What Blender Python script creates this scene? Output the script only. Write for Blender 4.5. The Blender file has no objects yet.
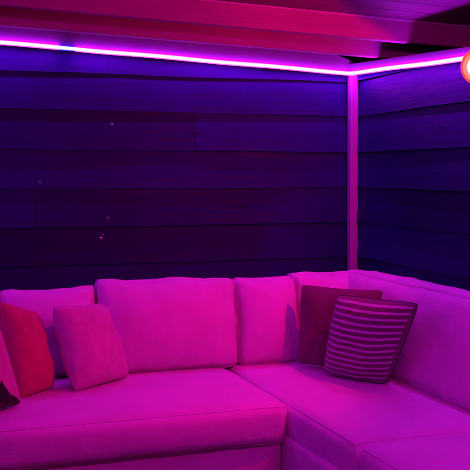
import bpy, bmesh, math, random
from mathutils import Vector, Matrix, noise
random.seed(7)
S = bpy.context.scene
C = S.collection
R = math.radians
# ------------------------------------------------------------------ camera (corner of the two walls = world origin)
F, EYE = 930.0, 1.42
YAW = R(70.7)
D = Vector((math.cos(YAW), math.sin(YAW), 0)); RT = Vector((math.sin(YAW), -math.cos(YAW), 0))
CAM = Vector((-2.52, -5.03, EYE))
PITCH = math.atan((204.5-175)/F)
cd = bpy.data.cameras.new('camera'); cam = bpy.data.objects.new('camera', cd); C.objects.link(cam)
cam.location = CAM
cam.rotation_euler = (R(90)-PITCH, 0, YAW-R(90))
cd.sensor_width = 36; cd.lens = 36*F/470; cd.shift_y = (204.5-235)/470
cd.clip_start = .05; cd.clip_end = 500
S.camera = cam
FW = (D*math.cos(PITCH) - Vector((0, 0, 1))*math.sin(PITCH)); UP = RT.cross(FW)
def ray(px, py): return (FW + RT*((px-235)/F) - UP*((py-204.5)/F))
def on(px, py, axis, val):                       # where the sight line meets a real plane of the room
    r = ray(px, py); return CAM + r*((val-CAM[axis])/r[axis])
def proj(p):
    v = Vector(p)-CAM; z = v.dot(FW); return (round(235+F*v.dot(RT)/z, 1), round(204.5-F*v.dot(UP)/z, 1))

vs = S.view_settings; vs.view_transform = 'Standard'; vs.look = 'None'; vs.exposure = 1; vs.gamma = 1; vs.use_curve_mapping = False
# ------------------------------------------------------------------ helpers
def tag(o, label=None, cat=None, group=None, kind=None):
    if label: o['label'] = label
    if cat: o['category'] = cat
    if group: o['group'] = group
    if kind: o['kind'] = kind
    return o
def empty(name, loc, label, cat, group=None):
    o = bpy.data.objects.new(name, None); C.objects.link(o); o.location = loc; o.empty_display_size = .1
    bpy.context.view_layer.update()
    return tag(o, label, cat, group)
def obj(name, bm, m, parent=None, smooth=False, loc=None, rot=None):
    bmesh.ops.recalc_face_normals(bm, faces=bm.faces)
    me = bpy.data.meshes.new(name); bm.to_mesh(me); bm.free()
    for p in me.polygons: p.use_smooth = smooth
    o = bpy.data.objects.new(name, me); C.objects.link(o)
    me.materials.append(m)
    if loc is not None: o.location = loc
    if rot is not None: o.rotation_euler = rot
    if parent:
        bpy.context.view_layer.update()
        o.parent = parent; o.matrix_parent_inverse = parent.matrix_world.inverted()
    return o
def hexa(bm, c, bev=0):
    """c: 8 corners: bottom ring (4) then top ring (4)"""
    v = [bm.verts.new(p) for p in c]
    fs = [(0,3,2,1), (4,5,6,7), (0,1,5,4), (1,2,6,5), (2,3,7,6), (3,0,4,7)]
    ff = [bm.faces.new([v[i] for i in f]) for f in fs]
    if bev:
        es = list({e for f in ff for e in f.edges})
        bmesh.ops.bevel(bm, geom=es, offset=bev, segments=2, affect='EDGES', profile=.6)
def box(bm, a, b, bev=0):
    x0, y0, z0 = a; x1, y1, z1 = b
    hexa(bm, [(x0,y0,z0),(x1,y0,z0),(x1,y1,z0),(x0,y1,z0),(x0,y0,z1),(x1,y0,z1),(x1,y1,z1),(x0,y1,z1)], bev)
def slopebox(bm, x0, x1, y0, y1, zb0, zb1, zt0, zt1, bev=0):
    hexa(bm, [(x0,y0,zb0),(x1,y0,zb1),(x1,y1,zb1),(x0,y1,zb0),(x0,y0,zt0),(x1,y0,zt1),(x1,y1,zt1),(x0,y1,zt0)], bev)
def tube(bm, pts, r, n=8, closed=False):
    pts = [Vector(p) for p in pts]; rings = []
    N = len(pts)
    for i, p in enumerate(pts):
        a = pts[(i-1) % N] if (closed or i > 0) else p
        b = pts[(i+1) % N] if (closed or i < N-1) else p
        t = (b-a).normalized()
        s = t.cross(Vector((0,0,1)));
        if s.length < .05: s = t.cross(Vector((0,1,0)))
        s.normalize(); u = s.cross(t)
        rings.append([bm.verts.new(p + (s*math.cos(2*math.pi*k/n)+u*math.sin(2*math.pi*k/n))*r) for k in range(n)])
    for i in range(N if closed else N-1):
        A, B = rings[i], rings[(i+1) % N]
        for k in range(n): bm.faces.new((A[k], A[(k+1) % n], B[(k+1) % n], B[k]))
    if not closed:
        bm.faces.new(rings[0]); bm.faces.new(rings[-1])
def lathe(bm, prof, n=32):
    rings = []
    for r, z in prof:
        rings.append([bm.verts.new((r*math.cos(2*math.pi*k/n), r*math.sin(2*math.pi*k/n), z)) for k in range(n)])
    for A, B in zip(rings, rings[1:]):
        for k in range(n): bm.faces.new((A[k], A[(k+1) % n], B[(k+1) % n], B[k]))

# ------------------------------------------------------------------ materials
def mat(name):
    m = bpy.data.materials.new(name); m.use_nodes = True
    nt = m.node_tree; return m, nt, nt.nodes['Principled BSDF']
def nd(nt, t, **k):
    n = nt.nodes.new(t)
    for a, b in k.items(): setattr(n, a, b)
    return n
def wood(name, c1, c2, rough=.5, stretch=(.6, 14, 14), bump=.25, knots=True):
    m, nt, p = mat(name); L = nt.links.new
    tc = nd(nt, 'ShaderNodeTexCoord'); mp = nd(nt, 'ShaderNodeMapping'); mp.inputs['Scale'].default_value = stretch
    L(tc.outputs['Object'], mp.inputs[0])
    n1 = nd(nt, 'ShaderNodeTexNoise'); n1.inputs['Scale'].default_value = 3.5; n1.inputs['Detail'].default_value = 8; n1.inputs['Roughness'].default_value = .65; n1.inputs['Distortion'].default_value = 1.2
    L(mp.outputs[0], n1.inputs['Vector'])
    n2 = nd(nt, 'ShaderNodeTexNoise'); n2.inputs['Scale'].default_value = 1.7; n2.inputs['Detail'].default_value = 3
    L(tc.outputs['Object'], n2.inputs['Vector'])
    at = nd(nt, 'ShaderNodeAttribute'); at.attribute_name = 'board'
    ad = nd(nt, 'ShaderNodeMath', operation='ADD'); L(n1.outputs[0], ad.inputs[0]); L(n2.outputs[0], ad.inputs[1])
    ad2 = nd(nt, 'ShaderNodeMath', operation='MULTIPLY_ADD'); L(at.outputs['Fac'], ad2.inputs[0]); ad2.inputs[1].default_value = .45; L(ad.outputs[0], ad2.inputs[2])
    rp = nd(nt, 'ShaderNodeValToRGB'); rp.color_ramp.elements[0].position = .62; rp.color_ramp.elements[1].position = 1.45 if False else 1.0
    rp.color_ramp.elements[0].color = (*c1, 1); rp.color_ramp.elements[1].color = (*c2, 1)
    mr = nd(nt, 'ShaderNodeMapRange'); mr.inputs[1].default_value = .45; mr.inputs[2].default_value = 1.65
    L(ad2.outputs[0], mr.inputs[0]); L(mr.outputs[0], rp.inputs[0])
    rp.color_ramp.elements[0].position = .1; rp.color_ramp.elements[1].position = .9
    out = rp.outputs[0]
    if knots:
        v = nd(nt, 'ShaderNodeTexVoronoi'); v.inputs['Scale'].default_value = 2.3
        mp2 = nd(nt, 'ShaderNodeMapping'); mp2.inputs['Scale'].default_value = (1, 1, 1.8); L(tc.outputs['Object'], mp2.inputs[0]); L(mp2.outputs[0], v.inputs[0])
        r2 = nd(nt, 'ShaderNodeMapRange'); r2.inputs[1].default_value = .02; r2.inputs[2].default_value = .07; r2.inputs[3].default_value = .35; r2.inputs[4].default_value = 1
        L(v.outputs['Distance'], r2.inputs[0])
        mx = nd(nt, 'ShaderNodeMix', data_type='RGBA', blend_type='MULTIPLY'); mx.inputs[0].default_value = 1
        L(out, mx.inputs[6]); L(r2.outputs[0], mx.inputs[7]); out = mx.outputs[2]
    L(out, p.inputs['Base Color'])
    rr = nd(nt, 'ShaderNodeMapRange'); rr.inputs[1].default_value = .3; rr.inputs[2].default_value = .7; rr.inputs[3].default_value = rough-.1; rr.inputs[4].default_value = rough+.15
    L(n1.outputs[0], rr.inputs[0]); L(rr.outputs[0], p.inputs['Roughness'])
    b = nd(nt, 'ShaderNodeBump'); b.inputs['Strength'].default_value = bump; b.inputs['Distance'].default_value = .004
    L(n1.outputs[0], b.inputs['Height']); L(b.outputs[0], p.inputs['Normal'])
    return m
def fabric(name, col, col2=None, rough=.9, weave=190, bump=.55, wr=.5, sheen=.25):
    m, nt, p = mat(name); L = nt.links.new
    tc = nd(nt, 'ShaderNodeTexCoord')
    n1 = nd(nt, 'ShaderNodeTexNoise'); n1.inputs['Scale'].default_value = 5; n1.inputs['Detail'].default_value = 6; n1.inputs['Roughness'].default_value = .6
    L(tc.outputs['Object'], n1.inputs[0])
    n3 = nd(nt, 'ShaderNodeTexNoise'); n3.inputs['Scale'].default_value = weave; n3.inputs['Detail'].default_value = 2
    L(tc.outputs['Object'], n3.inputs[0])
    mx = nd(nt, 'ShaderNodeMix', data_type='RGBA')
    c2 = col2 or tuple(c*.72 for c in col)
    mx.inputs[6].default_value = (*c2, 1); mx.inputs[7].default_value = (*col, 1)
    mr = nd(nt, 'ShaderNodeMapRange'); mr.inputs[1].default_value = .3; mr.inputs[2].default_value = .65
    av = nd(nt, 'ShaderNodeMath', operation='MULTIPLY_ADD'); av.inputs[1].default_value = .35; L(n3.outputs[0], av.inputs[0])
    sb = nd(nt, 'ShaderNodeMath', operation='SUBTRACT'); L(n1.outputs[0], sb.inputs[0]); sb.inputs[1].default_value = .17
    L(sb.outputs[0], av.inputs[2]); L(av.outputs[0], mr.inputs[0]); L(mr.outputs[0], mx.inputs[0])
    L(mx.outputs[2], p.inputs['Base Color'])
    p.inputs['Roughness'].default_value = rough; p.inputs['Specular IOR Level'].default_value = .25
    p.inputs['Sheen Weight'].default_value = sheen; p.inputs['Sheen Roughness'].default_value = .5
    n2 = nd(nt, 'ShaderNodeTexNoise'); n2.inputs['Scale'].default_value = 9; n2.inputs['Detail'].default_value = 4; n2.inputs['Distortion'].default_value = 1.5
    L(tc.outputs['Object'], n2.inputs[0]); n2.inputs['Distortion'].default_value = .3
    b1 = nd(nt, 'ShaderNodeBump'); b1.inputs['Strength'].default_value = wr*.6; b1.inputs['Distance'].default_value = .02
    L(n2.outputs[0], b1.inputs['Height'])
    b2 = nd(nt, 'ShaderNodeBump'); b2.inputs['Strength'].default_value = bump; b2.inputs['Distance'].default_value = .003
    L(n3.outputs[0], b2.inputs['Height']); L(b1.outputs[0], b2.inputs['Normal']); L(b2.outputs[0], p.inputs['Normal'])
    return m, nt, p, mx
def emit(name, col, s):
    m, nt, p = mat(name)
    p.inputs['Base Color'].default_value = (.05, .05, .05, 1)
    p.inputs['Emission Color'].default_value = (*col, 1); p.inputs['Emission Strength'].default_value = s
    return m
def plain(name, col, rough=.5, metal=0):
    m, nt, p = mat(name); L = nt.links.new
    n = nd(nt, 'ShaderNodeTexNoise'); n.inputs['Scale'].default_value = 60; n.inputs['Detail'].default_value = 4
    mr = nd(nt, 'ShaderNodeMapRange'); mr.inputs[3].default_value = max(rough-.12, .02); mr.inputs[4].default_value = rough+.12
    L(n.outputs[0], mr.inputs[0]); L(mr.outputs[0], p.inputs['Roughness'])
    p.inputs['Base Color'].default_value = (*col, 1); p.inputs['Metallic'].default_value = metal
    return m

M_wall = wood('dark stained cladding', (.0014, .001, .016), (.0070, .004, .100), .55, bump=.6)
M_wall.node_tree.nodes['Principled BSDF'].inputs['Specular IOR Level'].default_value = .16
M_plate = wood('planed rail', (.055, .035, .065), (.10, .065, .115), .6, bump=.2)
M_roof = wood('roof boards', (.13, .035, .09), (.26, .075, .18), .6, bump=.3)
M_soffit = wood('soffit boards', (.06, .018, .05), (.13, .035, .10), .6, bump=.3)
M_post = wood('painted post', (.26, .22, .26), (.36, .31, .36), .5, stretch=(14, 14, .6), bump=.1, knots=False)
M_deck = wood('deck boards', (.06, .045, .04), (.12, .09, .07), .6)
M_strip = emit('led strip', (.55, .002, 1.0), 60)
M_core = emit('led diffuser', (1.0, .80, 1.0), .62)  # glowing tube added to imitate the strip's overexposed white middle
M_coreblue = emit('led diffuser cool', (.78, .95, 1.0), .6)
M_frontfill = emit('pink led strip', (1.0, .001, .66), 98)
M_stripblue = emit('led strip blue', (.003, .003, 1.0), 16)
M_sofa, *_ = fabric('sofa fabric', (.66, .60, .62), (.56, .50, .53), wr=.35)
M_red, *_ = fabric('red fabric', (.52, .015, .15), (.40, .012, .11), wr=.35)
M_pink, *_ = fabric('rose fabric', (.58, .40, .44), (.46, .30, .35), wr=.5)
M_maroon, *_ = fabric('maroon fabric', (.15, .03, .085), (.09, .02, .055), wr=.4)
M_black, *_ = fabric('black fabric', (.02, .012, .02), wr=.3)
M_metal = plain('steel', (.6, .6, .62), .2, 1)
M_dark = plain('black metal', (.03, .03, .03), .4, .6)
M_orange = emit('hot orange glass', (1.0, .05, .02), .75)
M_amber = emit('amber glass', (1.0, .16, .07), .8)
M_white = emit('white hot element', (1.0, .7, .8), .8)
M_feet = plain('sofa foot plastic', (.02, .02, .02), .5)

# ------------------------------------------------------------------ heights along the walls
PL = -.075                                        # rail face, in front of the wall plane
def strip_back(px): return on(px, 42.5 + (74-42.5)*px/356, 1, PL-.008)
sb0 = strip_back(0); sb1 = strip_back(355)
slope_b = (sb0.z-sb1.z)/(sb1.x-sb0.x)
def zs_b(x): return sb1.z + slope_b*(sb1.x-x)     # strip height on the back wall, rises to the left
sr0 = on(357, 74.5, 0, PL-.008); sr1 = on(470, 60.5, 0, PL-.008)
slope_r = (sr1.z-sr0.z)/(sr0.y-sr1.y)
def zs_r(y): return sb1.z + slope_r*(sb1.y-y)
print('strip', sb0, sb1, sr0, sr1, slope_b, slope_r)
# soffit height (underside of the boards), slopes up to the left
so0 = on(0, 25, 1, PL); so1 = on(300, 49, 1, PL)
slope_s = (so0.z-so1.z)/(so1.x-so0.x)
def zsof(x): return so1.z + slope_s*(so1.x-x)
print('soffit', so0, so1, slope_s)

# ------------------------------------------------------------------ setting
bm = bmesh.new(); box(bm, (-60, -60, -.30), (60, 60, -.12)); 
mg, ntg, pg = mat('lawn'); pg.inputs['Roughness'].default_value = .95
ng = nd(ntg, 'ShaderNodeTexNoise'); ng.inputs['Scale'].default_value = 30; rg = nd(ntg, 'ShaderNodeValToRGB')
rg.color_ramp.elements[0].color = (.02, .035, .01, 1); rg.color_ramp.elements[1].color = (.05, .08, .02, 1)
ntg.links.new(ng.outputs[0], rg.inputs[0]); ntg.links.new(rg.outputs[0], pg.inputs['Base Color'])
tag(obj('ground', bm, mg), kind='structure')
bm = bmesh.new(); y = .25
while y > -3.9:
    box(bm, (-4.6, y-.14, -.03), (.3, y, 0), .003); y -= .145
box(bm, (-4.6, -3.9, -.118), (.3, .25, -.034))
tag(obj('floor', bm, M_deck), kind='structure')

# ------------------------------------------------------------------ clad walls (feather-edge boards inside one mesh per wall)
def cladding(name, length, z_lines, ztop, label, joints, rise=0):
    root = bpy.data.objects.new(name, None)
    bm = bmesh.new(); lay = bm.faces.layers.float.new('board')
    for i, (zb, zt) in enumerate(z_lines):
        cuts = [0] + sorted(joints[i % len(joints)]) + [length]
        for a, b in zip(cuts, cuts[1:]):
            n0 = len(bm.faces); val = random.random()
            N = max(2, int((b-a)/.12)); off = random.uniform(-.003, .003); out = random.uniform(.024, .030)
            ph = random.random()*9
            rings = []
            for k in range(N+1):
                u = a+(b-a)*k/N
                w = .0035*noise.noise(Vector((u*1.3, ph, i)))*2 + off
                cup = .003*noise.noise(Vector((u*.8, i, ph)))*2
                z0 = zb+w
                rings.append([bm.verts.new(q) for q in ((-u, -out-cup, z0), (-u, -out-cup+.001, z0+.004), (-u, -.006+cup*.3, zt+.025+w+(rise*u if i == 0 else 0)), (-u, .012, zt+.025+w+(rise*u if i == 0 else 0)), (-u, .012, z0))])
            for A, B in zip(rings, rings[1:]):
                for k in range(5): 
                    f = bm.faces.new((A[k], A[(k+1) % 5], B[(k+1) % 5], B[k])); f[lay] = val
            bm.faces.new(rings[0])[lay] = val; bm.faces.new(rings[-1])[lay] = val
    # backing so nothing shows through
    box(bm, (-length, .014, 0), (0, .04, ztop))
    return bm
corner_z = [1.42+(175-y)*.006 for y in (83, 117, 152, 187, 221.5, 256)]
zl = list(corner_z)
while zl[-1] > .22: zl.append(zl[-1]-.207)
zl.append(0.005)
lines = [(b, a) for a, b in zip(zl, zl[1:])]
lines = [(zl[0], zl[0]+.06)] + lines
j = [[1.5, 3.3], [2.3], [1.0, 2.9], [.58, 3.6], [1.9], [.62, 2.6]]
bm = cladding('back', 4.4, lines, 2.02, '', j, .055)
ow = obj('wood_wall', bm, M_wall)
tag(ow, 'long dark timber clad wall behind the left run of the sofa, left of the corner post', 'wall')
bm = cladding('right', 3.6, [(zl[0], zl[0]+.012)]+lines[1:], 1.94, '', [[2.0], [1.3, 2.9], [2.4], [.9], [1.7]])
ow2 = obj('wood_wall', bm, M_wall, rot=(0, 0, R(90)))          # runs towards -Y
ow2.scale = (1, -1, 1)                                        # boards face into the room
tag(ow2, 'dark timber clad wall on the right of the corner post, below the glowing lamp', 'wall')

# ------------------------------------------------------------------ the pergola: post, rails, soffit, beam, roof
perg = empty('pergola', (0, 0, 0), 'timber pergola roof and pale corner post above the corner sofa', 'pergola')
bm = bmesh.new()
N = 24; rings = []
for k in range(N+1):
    z = (zs_b(0)+.03)*k/N
    w = .025 + .0022*noise.noise(Vector((0, 0, z*2))) ; cx = -.042+.004*noise.noise(Vector((4, 1, z*1.5))); cy = -.062
    rings.append([bm.verts.new((cx+sx*w, cy+sy*w, z)) for sx, sy in ((-1, -.8), (-.8, -1), (.8, -1), (1, -.8), (1, .8), (.8, 1), (-.8, 1), (-1, .8))])
for A, B in zip(rings, rings[1:]):
    for k in range(8): bm.faces.new((A[k], A[(k+1) % 8], B[(k+1) % 8], B[k]))
bm.faces.new(rings[0]); bm.faces.new(rings[-1])
post = obj('post', bm, M_post, perg)
# beam parallel to the back wall
yb = -.74
def beam_z(px, py): return on(px, py, 1, yb)
b0 = beam_z(0, 5); b1 = beam_z(355, 37.5); sl = (b0.z-b1.z)/(b1.x-b0.x)
def zb_(x): return b1.z+sl*(b1.x-x)
a1 = beam_z(355, 14.5); bh = a1.z-b1.z
print('beam', b0, b1, sl, bh)
bm = bmesh.new()
slopebox(bm, -4.6, .55, yb, yb+.05, zb_(-4.6), zb_(.55), zb_(-4.6)+bh+.03, zb_(.55)+bh+.03, .003)
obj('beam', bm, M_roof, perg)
# back rail (wall plate): its lower edge a little below the strip, its top meets the soffit except near the corner
bm = bmesh.new()
def rail_b(x0, x1, t0, t1):
    slopebox(bm, x0, x1, PL+.0, -.005, zs_b(x0)-.010, zs_b(x1)-.010, t0, t1)
xk = on(318, 52, 1, PL).x
rail_b(-4.4, xk, zb_(-4.4)+.045, zb_(xk)+.045)
rail_b(xk, 0.0, zb_(xk)+.045, zs_b(0)+.058)
obj('wall_plate', bm, M_plate, perg)
bm = bmesh.new()
hexa(bm, [(PL, -3.6, zs_r(-3.6)-.010), (-.005, -3.6, zs_r(-3.6)-.010), (-.005, PL-.002, zs_r(0)-.010), (PL, PL-.002, zs_r(0)-.010),
          (PL, -3.6, zs_r(-3.6)+.052), (-.005, -3.6, zs_r(-3.6)+.052), (-.005, PL-.002, zs_r(0)+.052), (PL, PL-.002, zs_r(0)+.052)])
obj('wall_plate', bm, M_plate, perg)
yb2 = -.43
c0 = on(0, 25, 1, yb2); c1 = on(300, 50.5, 1, yb2); sl2 = (c0.z-c1.z)/(c1.x-c0.x)
def zc_(x): return c1.z+sl2*(c1.x-x)
bm = bmesh.new()
slopebox(bm, -4.6, .50, yb2, yb2+.048, zc_(-4.6), zc_(.50), zb_(-4.6)+.05, zb_(.50)+.05, .003)
obj('beam', bm, M_roof, perg)
print('beam2', c0, c1, zb_(0), zc_(0), zsof(0))
# soffit boards between the beam and the eaves, boards run along the wall
bm = bmesh.new(); lay = bm.faces.layers.float.new('board')
ys = [yb+.052, -.55, -.36, -.17, .02, .21, .36]
for a, b in zip(ys, ys[1:]):
    n0 = len(bm.faces)
    def zz(x, y):
        t = (y-yb)/(-yb); t = max(0, min(1.3, t))
        return zb_(x)+.052
    c = [(-4.6, a+.002, zz(-4.6, a)), (.55, a+.002, zz(.55, a)), (.55, b-.002, zz(.55, b)), (-4.6, b-.002, zz(-4.6, b))]
    hexa(bm, c+[(p[0], p[1], p[2]+.02) for p in c])
    bm.faces.ensure_lookup_table(); v = random.random()
    for f in bm.faces[n0:]: f[lay] = v
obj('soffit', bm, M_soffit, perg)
# raised roof boards on the room side of the beam
bm = bmesh.new(); lay = bm.faces.layers.float.new('board')
y = yb-.003; i = 0
while y > -3.75:
    n0 = len(bm.faces)
    z0, z1 = zb_(-4.6)+bh, zb_(.55)+bh
    slopebox(bm, -4.6, .55, y-.19, y-.004, z0, z1, z0+.02, z1+.02)
    bm.faces.ensure_lookup_table(); v = random.random()
    for f in bm.faces[n0:]: f[lay] = v
    y -= .194
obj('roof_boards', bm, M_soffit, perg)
# thin pale edging added to stand in for the bright highlight along the beam's top edge
bm = bmesh.new()
slopebox(bm, -4.6, .55, yb-.012, yb-.001, zb_(-4.6)+bh-.010, zb_(.55)+bh-.010, zb_(-4.6)+bh-.002, zb_(.55)+bh-.002)
obj('edging', bm, M_post, perg)
bm = bmesh.new(); slopebox(bm, .46, .485, -3.75, .34, 1.80, 1.80, zb_(.5)+bh-.004, zb_(.5)+bh-.004)
obj('fascia', bm, M_roof, perg)
bm = bmesh.new(); slopebox(bm, -4.6, .455, .30, .325, 1.9, 1.9, zb_(-4.6)+.048, zb_(.455)+.048)
obj('fascia', bm, M_roof, perg)
# front beam and posts, above and behind the viewer's sight lines
bm = bmesh.new()
slopebox(bm, -4.6, .3, -3.66, -3.56, 2.10+.2, 2.10, zb_(-4.6)+bh-.004, zb_(.3)+bh-.004)
obj('beam', bm, M_roof, perg)
for xx in (-4.5, .1):
    bm = bmesh.new(); box(bm, (xx-.05, -3.65, 0), (xx+.05, -3.57, 2.10+.1 if xx > -1 else 2.28), .004); obj('post', bm, M_post, perg)

bm = bmesh.new(); box(bm, (-4.5, -3.55, 2.16), (-4.41, -.1, 2.30)); obj('beam', bm, M_roof, perg)
# ------------------------------------------------------------------ LED strip (flexible tube run round the rails, plus unseen runs added as fill)
led = empty('light_strip', (sb1.x, sb1.y, sb1.z), 'glowing pink violet light strip along the top of both walls', 'light strip')
def strip(pts, m, name='tube', w=.012):
    bm = bmesh.new(); rings = []
    pts = [Vector(p) for p in pts]
    for i, p in enumerate(pts):
        a = pts[max(i-1, 0)]; b = pts[min(i+1, len(pts)-1)]; t = (b-a).normalized(); s = t.cross(Vector((0, 0, 1))).normalized()
        rings.append([bm.verts.new(p + s*.007*math.cos(q)*-1 + Vector((0, 0, 1))*w*math.sin(q)) for q in [2*math.pi*k/10 for k in range(10)]])
    for A, B in zip(rings, rings[1:]):
        for k in range(10): bm.faces.new((A[k], A[(k+1) % 10], B[(k+1) % 10], B[k]))
    bm.faces.new(rings[0]); bm.faces.new(rings[-1])
    return obj(name, bm, m, led, True)
xa = strip_back(59).x; xb = strip_back(76).x
yy = PL-.009
strip([(x, yy, zs_b(x)+.0015*math.sin(x*9)) for x in [-4.3+k*(xa-.001+4.3)/30 for k in range(31)]], M_strip)
strip([(xa, yy, zs_b(xa)), ((xa+xb)/2, yy, zs_b((xa+xb)/2)), (xb, yy, zs_b(xb))], M_stripblue)
xc = sb1.x-.02
pts = [(x, yy, zs_b(x)+.0015*math.sin(x*9)) for x in [xb+.001+k*(xc-xb)/24 for k in range(25)]]
pts += [(sb1.x-.004, yy-.008, zs_b(sb1.x)), (yy, yy-.03, zs_r(yy-.03))]
pts += [(yy, y, zs_r(y)+.0015*math.sin(y*8)) for y in [-.14-k*3.3/24 for k in range(25)]]
strip(pts, M_strip)
OUT = .0075
xcs = [-4.3+k*(xa+4.3)/30 for k in range(31)]
strip([(x, yy-OUT, zs_b(x)+.0015*math.sin(x*9)) for x in xcs], M_core, 'diffuser', .0085)
strip([(x, yy-OUT, zs_b(x)) for x in (xa+.001, (xa+xb)/2, xb-.001)], M_coreblue, 'diffuser', .0085)
pc = [(x, yy-OUT, zs_b(x)+.0015*math.sin(x*9)) for x in [xb+k*(xc-xb)/24 for k in range(25)]] + [(sb1.x-.008, yy-.015, zs_b(sb1.x)), (yy-OUT, yy-.035, zs_r(yy-.03))]
pc += [(yy-OUT, y, zs_r(y)+.0015*math.sin(y*8)) for y in [-.14-k*3.3/24 for k in range(25)]]
strip(pc, M_core, 'diffuser', .0085)
strip([(-2.1+k*1.9/20, -3.55, 2.20-(k/20)*.08) for k in range(21)], M_frontfill)  # unseen pink run added to light the sofa from the front

strip([(-4.39, -.2-k*3.2/20, 2.22+.002*math.sin(k)) for k in range(21)], M_strip)  # unseen violet run added to light the sofa from the left
# ------------------------------------------------------------------ heater lamp on the right wall
hp = on(480, 66.5, 0, -.20)
heater = empty('heat_lamp', hp, 'white hot lamp with an orange red rim on the right wall under the light strip', 'lamp')
aim = Vector((-.75, -.62, -.22)).normalized()
rot = aim.to_track_quat('Z', 'Y').to_euler()
def place(bm, name, m, sm=True): 
    return obj(name, bm, m, heater, sm, loc=hp, rot=rot)
bm = bmesh.new(); lathe(bm, [(0, -.075), (.03, -.075), (.045, -.06), (.062, -.02), (.070, .01), (.068, .012), (.058, -.018), (.04, -.055), (0, -.062)]); place(bm, 'housing', M_dark)
bm = bmesh.new(); lathe(bm, [(.056, .000), (.066, -.012), (.078, .0), (.080, .016), (.070, .026), (.054, .022), (.056, .0)]); place(bm, 'rim', M_orange)
bm = bmesh.new(); lathe(bm, [(.050, .018), (.060, .024), (.066, .029), (.060, .031), (.050, .026), (.050, .018)]); place(bm, 'inner_ring', M_amber)
bm = bmesh.new(); lathe(bm, [(0, -.045), (.045, -.03), (.053, .0), (.053, .016), (.04, .030), (.02, .040), (0, .043)]); place(bm, 'lamp_glass', M_white)
bm = bmesh.new(); e = hp-aim*.07; tube(bm, [e, e+Vector((.05, 0, -.01)), (-.03, e.y+.01, e.z-.02)], .011, 10); box(bm, (-.032, e.y-.03, e.z-.06), (-.022, e.y+.05, e.z+.03), .003); obj('bracket', bm, M_dark, heater)
ld = bpy.data.lights.new('heat_lamp_light', 'SPOT'); ld.color = (1, .0, .055); ld.energy = 41; ld.spot_size = R(150); ld.spot_blend = .5; ld.shadow_soft_size = .0012
lo = bpy.data.objects.new('heat_lamp_light', ld); C.objects.link(lo)
LP = on(486, 67, 0, -.30); lo.location = LP; LA = Vector((-.80, .60, -.06))
u0 = (on(345, 21, 1, yb)-LP).normalized(); u1 = (on(396, 48, 1, yb)-LP).normalized(); vn_ = u1.cross(u0).normalized()
if vn_.z < 0: vn_ = -vn_
bm = bmesh.new(); bmesh.ops.create_cone(bm, cap_ends=True, segments=32, radius1=.052, radius2=.052, depth=.003)  # unseen disc added to cut the red light off along a diagonal
tube(bm, [(0, 0, .001), (0, 0, .012)], .008, 10); obj('visor', bm, M_dark, heater, loc=LP+vn_*.0040, rot=vn_.to_track_quat('Z', 'Y').to_euler())
bm = bmesh.new(); tube(bm, [LP+vn_*.018, LP+vn_*.03+Vector((.1, -.02, .01)), (-.03, LP.y-.02, LP.z+.05)], .007, 8); obj('arm', bm, M_dark, heater)
lo.rotation_euler = (-LA).to_track_quat('Z', 'Y').to_euler()

# ------------------------------------------------------------------ nail heads domed and added to stand in for glints on the cladding
for k, (px, py, r) in enumerate([(a, b, c*1.6) for a, b, c in [(107.5, 218, .0042), (101, 238, .0064), (102.5, 234.5, .0040), (40, 182, .003), (112, 124, .0036)]]):
    p = on(px, py, 1, -.030)
    zb, zt = [l for l in lines if l[0] <= p.z <= l[1]+.001][0]
    p = on(px, py, 1, -.008-.021*(zt-p.z)/(zt-zb))
    bm = bmesh.new(); bmesh.ops.create_icosphere(bm, subdivisions=3, radius=r)
    for v in bm.verts: v.co.y *= .7
    tube(bm, [(0, 0, 0), (0, .016, 0)], r*.45, 8)
    o = obj('nail', bm, M_metal, None, True, loc=p)
    tag(o, ['shiny nail head on the dark wall just above the close pair of nail heads',
            'larger lower nail head of the close pair above the left sofa cushions',
            'smaller upper nail head of the close pair above the left sofa cushions',
            'tiny dim nail head farthest to the left on the dark wall boards',
            'highest of the tiny nail heads on the dark wall, not far below the light strip'][k], 'nail', 'nail heads glinting on the back wall')

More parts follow.
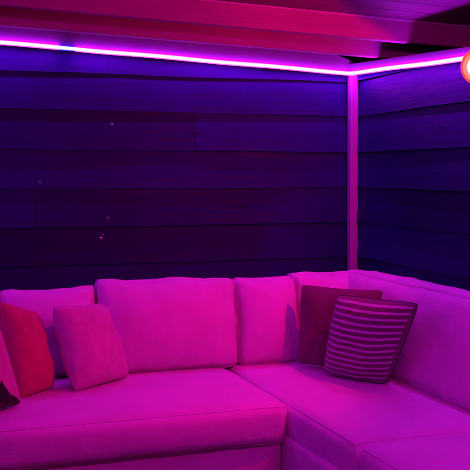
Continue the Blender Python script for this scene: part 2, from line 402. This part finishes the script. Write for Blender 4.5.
# ------------------------------------------------------------------ sofa
def puff(w, d, h, r=.05, bulge=(.03, .03, .03), n=30, nz=.006, sc=5, seed=0, ears=0):
    H = Vector((w/2, d/2, h/2))
    def pos(c):
        t = Vector([math.sin(q*math.pi/2) for q in c])
        p = Vector((t.x*H.x, t.y*H.y, t.z*H.z))
        q = Vector([max(-(H[i]-r), min(H[i]-r, p[i])) for i in range(3)])
        dv = p-q
        if dv.length > 1e-6: p = q+dv.normalized()*r
        a = [1-t.x**2, 1-t.y**2, 1-t.z**2]
        p.x += bulge[0]*t.x**3*a[1]*a[2]; p.y += bulge[1]*1.3*t.y**3*(a[0]**.8)*(a[2]**.9); p.z += bulge[2]*t.z**3*a[0]*a[1]
        if ears:
            e = abs(t.x)**7*max(0, t.z)**4
            p.z += ears*e*(1+.6*math.sin(seed*2.3+t.x)); p.x += .3*ears*e*(1 if t.x > 0 else -1)
            p.y *= 1-.35*abs(t.x)**8-.25*abs(t.z)**8
        s = Vector((seed*3.1, seed*1.7, 0))
        nn = (p-q*.6).normalized()
        k = noise.noise(p*sc+s)*nz + noise.noise(Vector((p.x*sc*2.6, p.y*sc*2.6, p.z*sc))+s)*nz*.45
        rd = 1-abs(noise.noise(Vector((p.x*3.1+p.z*2.2, p.y*3, p.z*2.0-p.x*1.4))+s*1.3))*2      # soft ridged folds
        k += max(0, rd-.72)*nz*2.2*(.4+.6*(1-min(a[0], a[2])))
        cr = (abs(t.x)*max(abs(t.z), abs(t.y) if h < .25 else 0))**3
        k += cr*nz*.9*math.sin(46*(abs(p.x)-abs(p.z)-abs(p.y)*(h < .25))+seed)*(1-abs(t.x)**12)
        return p + nn*k
    bm = bmesh.new(); bmesh.ops.create_cube(bm, size=2)
    bmesh.ops.subdivide_edges(bm, edges=list(bm.edges), cuts=n, use_grid_fill=True)
    for v in bm.verts: v.co = pos(v.co)
    bm_pos[id(bm)] = pos
    return bm
bm_pos = {}
def ring(pos, axis, side, m=40):
    """the seam loop round one face of a cushion"""
    o = [i for i in range(3) if i != axis]; out = []
    for a, b, fix, sg in ((0, 1, -1, 1), (1, 0, 1, 1), (0, 1, 1, -1), (1, 0, -1, -1)):
        for k in range(m):
            c = [0, 0, 0]; c[axis] = side; c[o[a]] = sg*(-1+2*k/m); c[o[b]] = fix
            out.append(pos(c))
    return out
sofa = empty('corner_sofa', (-.5, -.5, 0), 'large light fabric corner sofa lit magenta, running along both walls', 'sofa')
SZ = .42
def part(name, bm, loc, rot=(0, 0, 0), m=M_sofa):
    pos = bm_pos.get(id(bm)); o = obj(name, bm, m, sofa, True, loc=loc, rot=rot)
    if 'cushion' in name and pos:
        seams = {'seat_cushion': ((2, 1), (2, -1)), 'back_cushion': ((1, -1),) if rot[1] < R(5) else ((0, -1),)}[name]
        for ax, sd in seams:
            b = bmesh.new(); tube(b, ring(pos, ax, sd), .0034, 6, True)
            me = bpy.data.meshes.new('piping'); b.to_mesh(me); b.free(); me.materials.append(M_sofa)
            for f in me.polygons: f.use_smooth = True
            q = bpy.data.objects.new('piping', me); C.objects.link(q); q.parent = o
    return o
# plinth and back frames
part('base', puff(2.62, .98, .22, .02, (0, 0, 0), 12, .001), (-2.29, -.77+.0, .16))
part('base', puff(.86, 2.9, .22, .02, (0, 0, 0), 12, .001), (-.545, -1.74, .16))
part('backrest', puff(3.4, .16, .66, .05, (0, .01, .01), 24, .004, 3, 2), (-1.80, -.16, .40))
part('backrest', puff(.07, 2.9, .60, .03, (.0, 0, .01), 24, .003, 3, 3), (-.072, -1.72, .37))
for (fx, fy) in ((-3.5, -1.2), (-3.5, -.35), (-1.1, -1.2), (-.88, -3.1), (-.2, -3.1), (-.2, -.3), (-1.6, -.35)):
    bm = bmesh.new(); tube(bm, [(fx, fy, 0), (fx, fy, .06)], .025, 14); obj('foot', bm, M_feet, sofa)
# seat cushions
part('seat_cushion', puff(1.30, .86, .19, .055, (.012, .02, .018), 34, .005, 4, 5), (-1.605, -.86, SZ-.095))
part('seat_cushion', puff(1.28, .86, .19, .055, (.012, .02, .018), 34, .005, 4, 6), (-2.90, -.86, SZ-.095))
part('seat_cushion', puff(.80, 1.55, .185, .06, (.012, .02, .015), 36, .007, 4, 7), (-.545, -1.10, SZ-.100))
part('seat_cushion', puff(.80, 1.20, .185, .06, (.012, .02, .015), 30, .005, 4, 8), (-.545, -2.50, SZ-.100))
# back cushions: lean against the frame
def backc(x0, x1, y, ztop, lean=-12, seed=0, th=.20, roll=0, h=None):
    h = h or ztop-SZ+.03
    bm = puff(x1-x0, th, h, .032, (.004, .05, .006), 40, .011, 4, seed, ears=.012)
    return part('back_cushion', bm, ((x0+x1)/2, y, SZ-.02+h/2), (R(lean), R(roll), 0))
def X(px, y=-.44): return on(px, 300, 1, y).x
backc(X(3), X(99), -.33, .835, seed=11, roll=-.6)
backc(X(101), X(239), -.345, .860, seed=12, roll=.9)
backc(-3.6, X(1.5), -.33, .85, seed=15)
backc(X(240), X(301), -.33, .845, seed=13, roll=.3)
backc(X(302), -.13, -.30, .865, seed=14, roll=.5)
# right run: cushions face the other way
def backr(y0, y1, x, ztop, seed, lean=13):
    h = ztop-SZ+.04
    bm = puff(.18, y1-y0, h, .07, (.04, .012, .022), 40, .014, 3.2, seed)
    return part('back_cushion', bm, (x, (y0+y1)/2, SZ-.02+h/2), (0, R(lean), 0))
backr(-1.90, -.25, -.175, .862, 21)
backr(-3.1, -1.92, -.175, .86, 22)

# ------------------------------------------------------------------ scatter pillows
def pillow(name, corners, th, m, label, group=None, pipe=None, pipe_r=.004, seed=0, pinch=.045, uvm=False, n=44, back=None, pulls=.0045):
    """corners: bottom-left, bottom-right, top-right, top-left as seen from the front"""
    bl, br, tr, tl = [Vector(c) for c in corners]
    cen = (bl+br+tr+tl)/4
    nrm = ((br-bl).cross(tl-bl)).normalized()
    root = empty(name, (bl+br)/2, label, 'pillow', group)
    def base(u, v):
        # outline bows inwards between the corners
        uu = u*(1-pinch*(1-v*v)); vv = v*(1-pinch*(1-u*u))
        cc = 1-.05*abs(u*v)**6; uu *= cc; vv *= cc
        a, b = (uu+1)/2, (vv+1)/2
        return bl*(1-a)*(1-b)+br*a*(1-b)+tr*a*b+tl*(1-a)*b
    def surf(u, v, s):
        e = max(0, (1-u**2))**.5*max(0, (1-v**2))**.5
        t = th/2*(e**.85)
        w = noise.noise(Vector((u*2+seed*5, v*2, s)))*.010*min(1, e*2)
        w += noise.noise(Vector((u*5, v*5+seed*3, s)))*.007*min(1, e*2)
        ed = max(abs(u), abs(v))
        w += pulls*math.sin((u if abs(v) > abs(u) else v)*16+seed)*max(0, ed-.55)*min(1, e*3)
        sag = -.012*(1-v)*e
        return base(u, v)+nrm*s*(t+w)+Vector((0, 0, sag if s > 0 else 0))
    bm = bmesh.new(); uv = bm.loops.layers.uv.new('UVMap')
    def co(i): return math.sin((-1+2*i/n)*math.pi/2)
    g = {}
    for s in (1, -1):
        for i in range(n+1):
            for j2 in range(n+1):
                if s == -1 and (i in (0, n) or j2 in (0, n)): g[s, i, j2] = g[1, i, j2]
                else: g[s, i, j2] = bm.verts.new(surf(co(i), co(j2), s)-cen)
    for s in (1, -1):
        for i in range(n):
            for j2 in range(n):
                idx = [(i, j2), (i+1, j2), (i+1, j2+1), (i, j2+1)]
                f = bm.faces.new([g[s, a, b] for a, b in idx])
                if s < 0 and back is not None: f.material_index = 1
                for lp, (a, b) in zip(f.loops, idx): lp[uv].uv = ((co(a)+1)/2, (co(b)+1)/2)
    cover = obj('cover', bm, m, root, True, loc=cen)
    if back is not None: cover.data.materials.append(back)
    if pipe:
        bm = bmesh.new(); q = []
        for k in range(n): q.append(base(co(k), -1))
        for k in range(n): q.append(base(1, co(k)))
        for k in range(n): q.append(base(co(n-k), 1))
        for k in range(n): q.append(base(-1, co(n-k)))
        tube(bm, q, pipe_r, 6, True)
        obj('piping', bm, pipe, root, True)
    return root
def seatp(px, py, z=SZ+.012): return on(px, py, 2, z)

# red pillow, far left
pillow('pillow', [seatp(20, 399), seatp(53, 388), on(36, 312, 1, -.62), on(-1, 301, 1, -.74)], .17, M_red,
       'bright red pillow leaning at the left end of the sofa beside the rose pillow', pipe=M_red, seed=1, pinch=.03)
# rose pillow
pillow('pillow', [seatp(75, 393), seatp(129, 377), on(103, 303, 1, -.55), on(52, 305, 1, -.73)], .20, M_pink,
       'plain pink square pillow tilted in front of the gap between two back cushions', pipe=M_pink, pipe_r=.003, seed=2, pinch=.04)
# maroon pillow
pillow('pillow', [seatp(298, 364), seatp(356, 372), on(385, 290, 1, -.95), on(301, 284, 1, -.58)], .18, M_maroon,
       'dark maroon pillow standing behind the striped pillow in the corner', pipe=M_maroon, seed=3, pinch=.06)
# striped pillow
ms, nts, ps, mxs = fabric('striped fabric', (.13, .03, .10), (.09, .02, .07), wr=.35)
L = nts.links.new
uvn = nd(nts, 'ShaderNodeUVMap'); uvn.uv_map = 'UVMap'; sp = nd(nts, 'ShaderNodeSeparateXYZ'); L(uvn.outputs[0], sp.inputs[0])
wn = nd(nts, 'ShaderNodeTexNoise'); wn.inputs['Scale'].default_value = 3; L(uvn.outputs[0], wn.inputs[0])
m1 = nd(nts, 'ShaderNodeMath', operation='MULTIPLY_ADD'); L(wn.outputs[0], m1.inputs[0]); m1.inputs[1].default_value = .02; L(sp.outputs[1], m1.inputs[2])
m2 = nd(nts, 'ShaderNodeMath', operation='MULTIPLY'); L(m1.outputs[0], m2.inputs[0]); m2.inputs[1].default_value = 14
m3 = nd(nts, 'ShaderNodeMath', operation='FRACT'); L(m2.outputs[0], m3.inputs[0])
m3b = nd(nts, 'ShaderNodeMath', operation='SUBTRACT'); L(m3.outputs[0], m3b.inputs[0]); m3b.inputs[1].default_value = .5
m3c = nd(nts, 'ShaderNodeMath', operation='ABSOLUTE'); L(m3b.outputs[0], m3c.inputs[0])
m4 = nd(nts, 'ShaderNodeMapRange'); L(m3c.outputs[0], m4.inputs[0]); m4.inputs[1].default_value = .12; m4.inputs[2].default_value = .22; m4.inputs[3].default_value = 1; m4.inputs[4].default_value = 0
e1 = nd(nts, 'ShaderNodeMath', operation='LESS_THAN'); L(sp.outputs[0], e1.inputs[0]); e1.inputs[1].default_value = .975
m5 = nd(nts, 'ShaderNodeMath', operation='MULTIPLY'); L(m4.outputs[0], m5.inputs[0]); L(e1.outputs[0], m5.inputs[1])
mxx = nd(nts, 'ShaderNodeMix', data_type='RGBA'); L(m5.outputs[0], mxx.inputs[0]); L(mxs.outputs[2], mxx.inputs[6]); mxx.inputs[7].default_value = (.50, .54, .58, 1)
L(mxx.outputs[2], ps.inputs['Base Color'])
pillow('pillow', [seatp(323, 373), seatp(389, 384), on(420, 303, 0, -.42), on(338, 294, 1, -.92)], .20, ms,
       'striped pillow with thin pale lines on dark red, in front of the maroon pillow', pipe=M_black, seed=4, pinch=.03, back=M_black)
# patterned pillow cut by the left edge of the photograph
mp_, ntp, pp, mxp = fabric('patterned fabric', (.56, .30, .40), (.46, .24, .32), wr=.35)
L = ntp.links.new
uvn = nd(ntp, 'ShaderNodeUVMap'); uvn.uv_map = 'UVMap'
mpp = nd(ntp, 'ShaderNodeMapping'); mpp.inputs['Location'].default_value = (.3, .12, 0); L(uvn.outputs[0], mpp.inputs[0])
vn = nd(ntp, 'ShaderNodeTexNoise'); vn.inputs['Scale'].default_value = 3.0; vn.inputs['Detail'].default_value = 1; vn.inputs['Distortion'].default_value = .2; L(mpp.outputs[0], vn.inputs[0])
sp = nd(ntp, 'ShaderNodeSeparateXYZ'); L(uvn.outputs[0], sp.inputs[0])
lt = nd(ntp, 'ShaderNodeMath', operation='LESS_THAN'); wv = nd(ntp, 'ShaderNodeMath', operation='MULTIPLY_ADD'); L(vn.outputs[0], wv.inputs[0]); wv.inputs[1].default_value = .35; L(sp.outputs[1], wv.inputs[2])
uvs = nd(ntp, 'ShaderNodeMath', operation='ADD'); L(wv.outputs[0], uvs.inputs[0]); L(sp.outputs[0], uvs.inputs[1])
L(uvs.outputs[0], lt.inputs[0]); lt.inputs[1].default_value = 1.20
gt = nd(ntp, 'ShaderNodeMath', operation='GREATER_THAN'); L(vn.outputs[0], gt.inputs[0]); gt.inputs[1].default_value = .40
mm = nd(ntp, 'ShaderNodeMath', operation='MULTIPLY'); L(lt.outputs[0], mm.inputs[0]); L(gt.outputs[0], mm.inputs[1])
mxx = nd(ntp, 'ShaderNodeMix', data_type='RGBA'); L(mm.outputs[0], mxx.inputs[0]); L(mxp.outputs[2], mxx.inputs[6]); mxx.inputs[7].default_value = (.012, .008, .012, 1)
L(mxx.outputs[2], pp.inputs['Base Color'])
pillow('pillow', [seatp(-48, 418), seatp(22, 405), on(-2, 322, 1, -.95), on(-70, 318, 1, -1.02)], .15, mp_,
       'pink pillow with black print cut off by the left edge of the photo', seed=5, pinch=.02)

# ------------------------------------------------------------------ night sky, no sun left
w = bpy.data.worlds.new('World'); S.world = w; w.use_nodes = True; nt = w.node_tree
sky = nt.nodes.new('ShaderNodeTexSky'); sky.sky_type = 'NISHITA'; sky.sun_disc = False
sky.sun_elevation = R(-4); sky.sun_rotation = R(200)
nt.links.new(sky.outputs[0], nt.nodes['Background'].inputs[0]); nt.nodes['Background'].inputs[1].default_value = .02
vs = S.view_settings; vs.view_transform = 'Standard'; vs.look = 'None'; vs.exposure = 1; vs.gamma = 1; vs.use_curve_mapping = False
S.cycles.max_bounces = 6
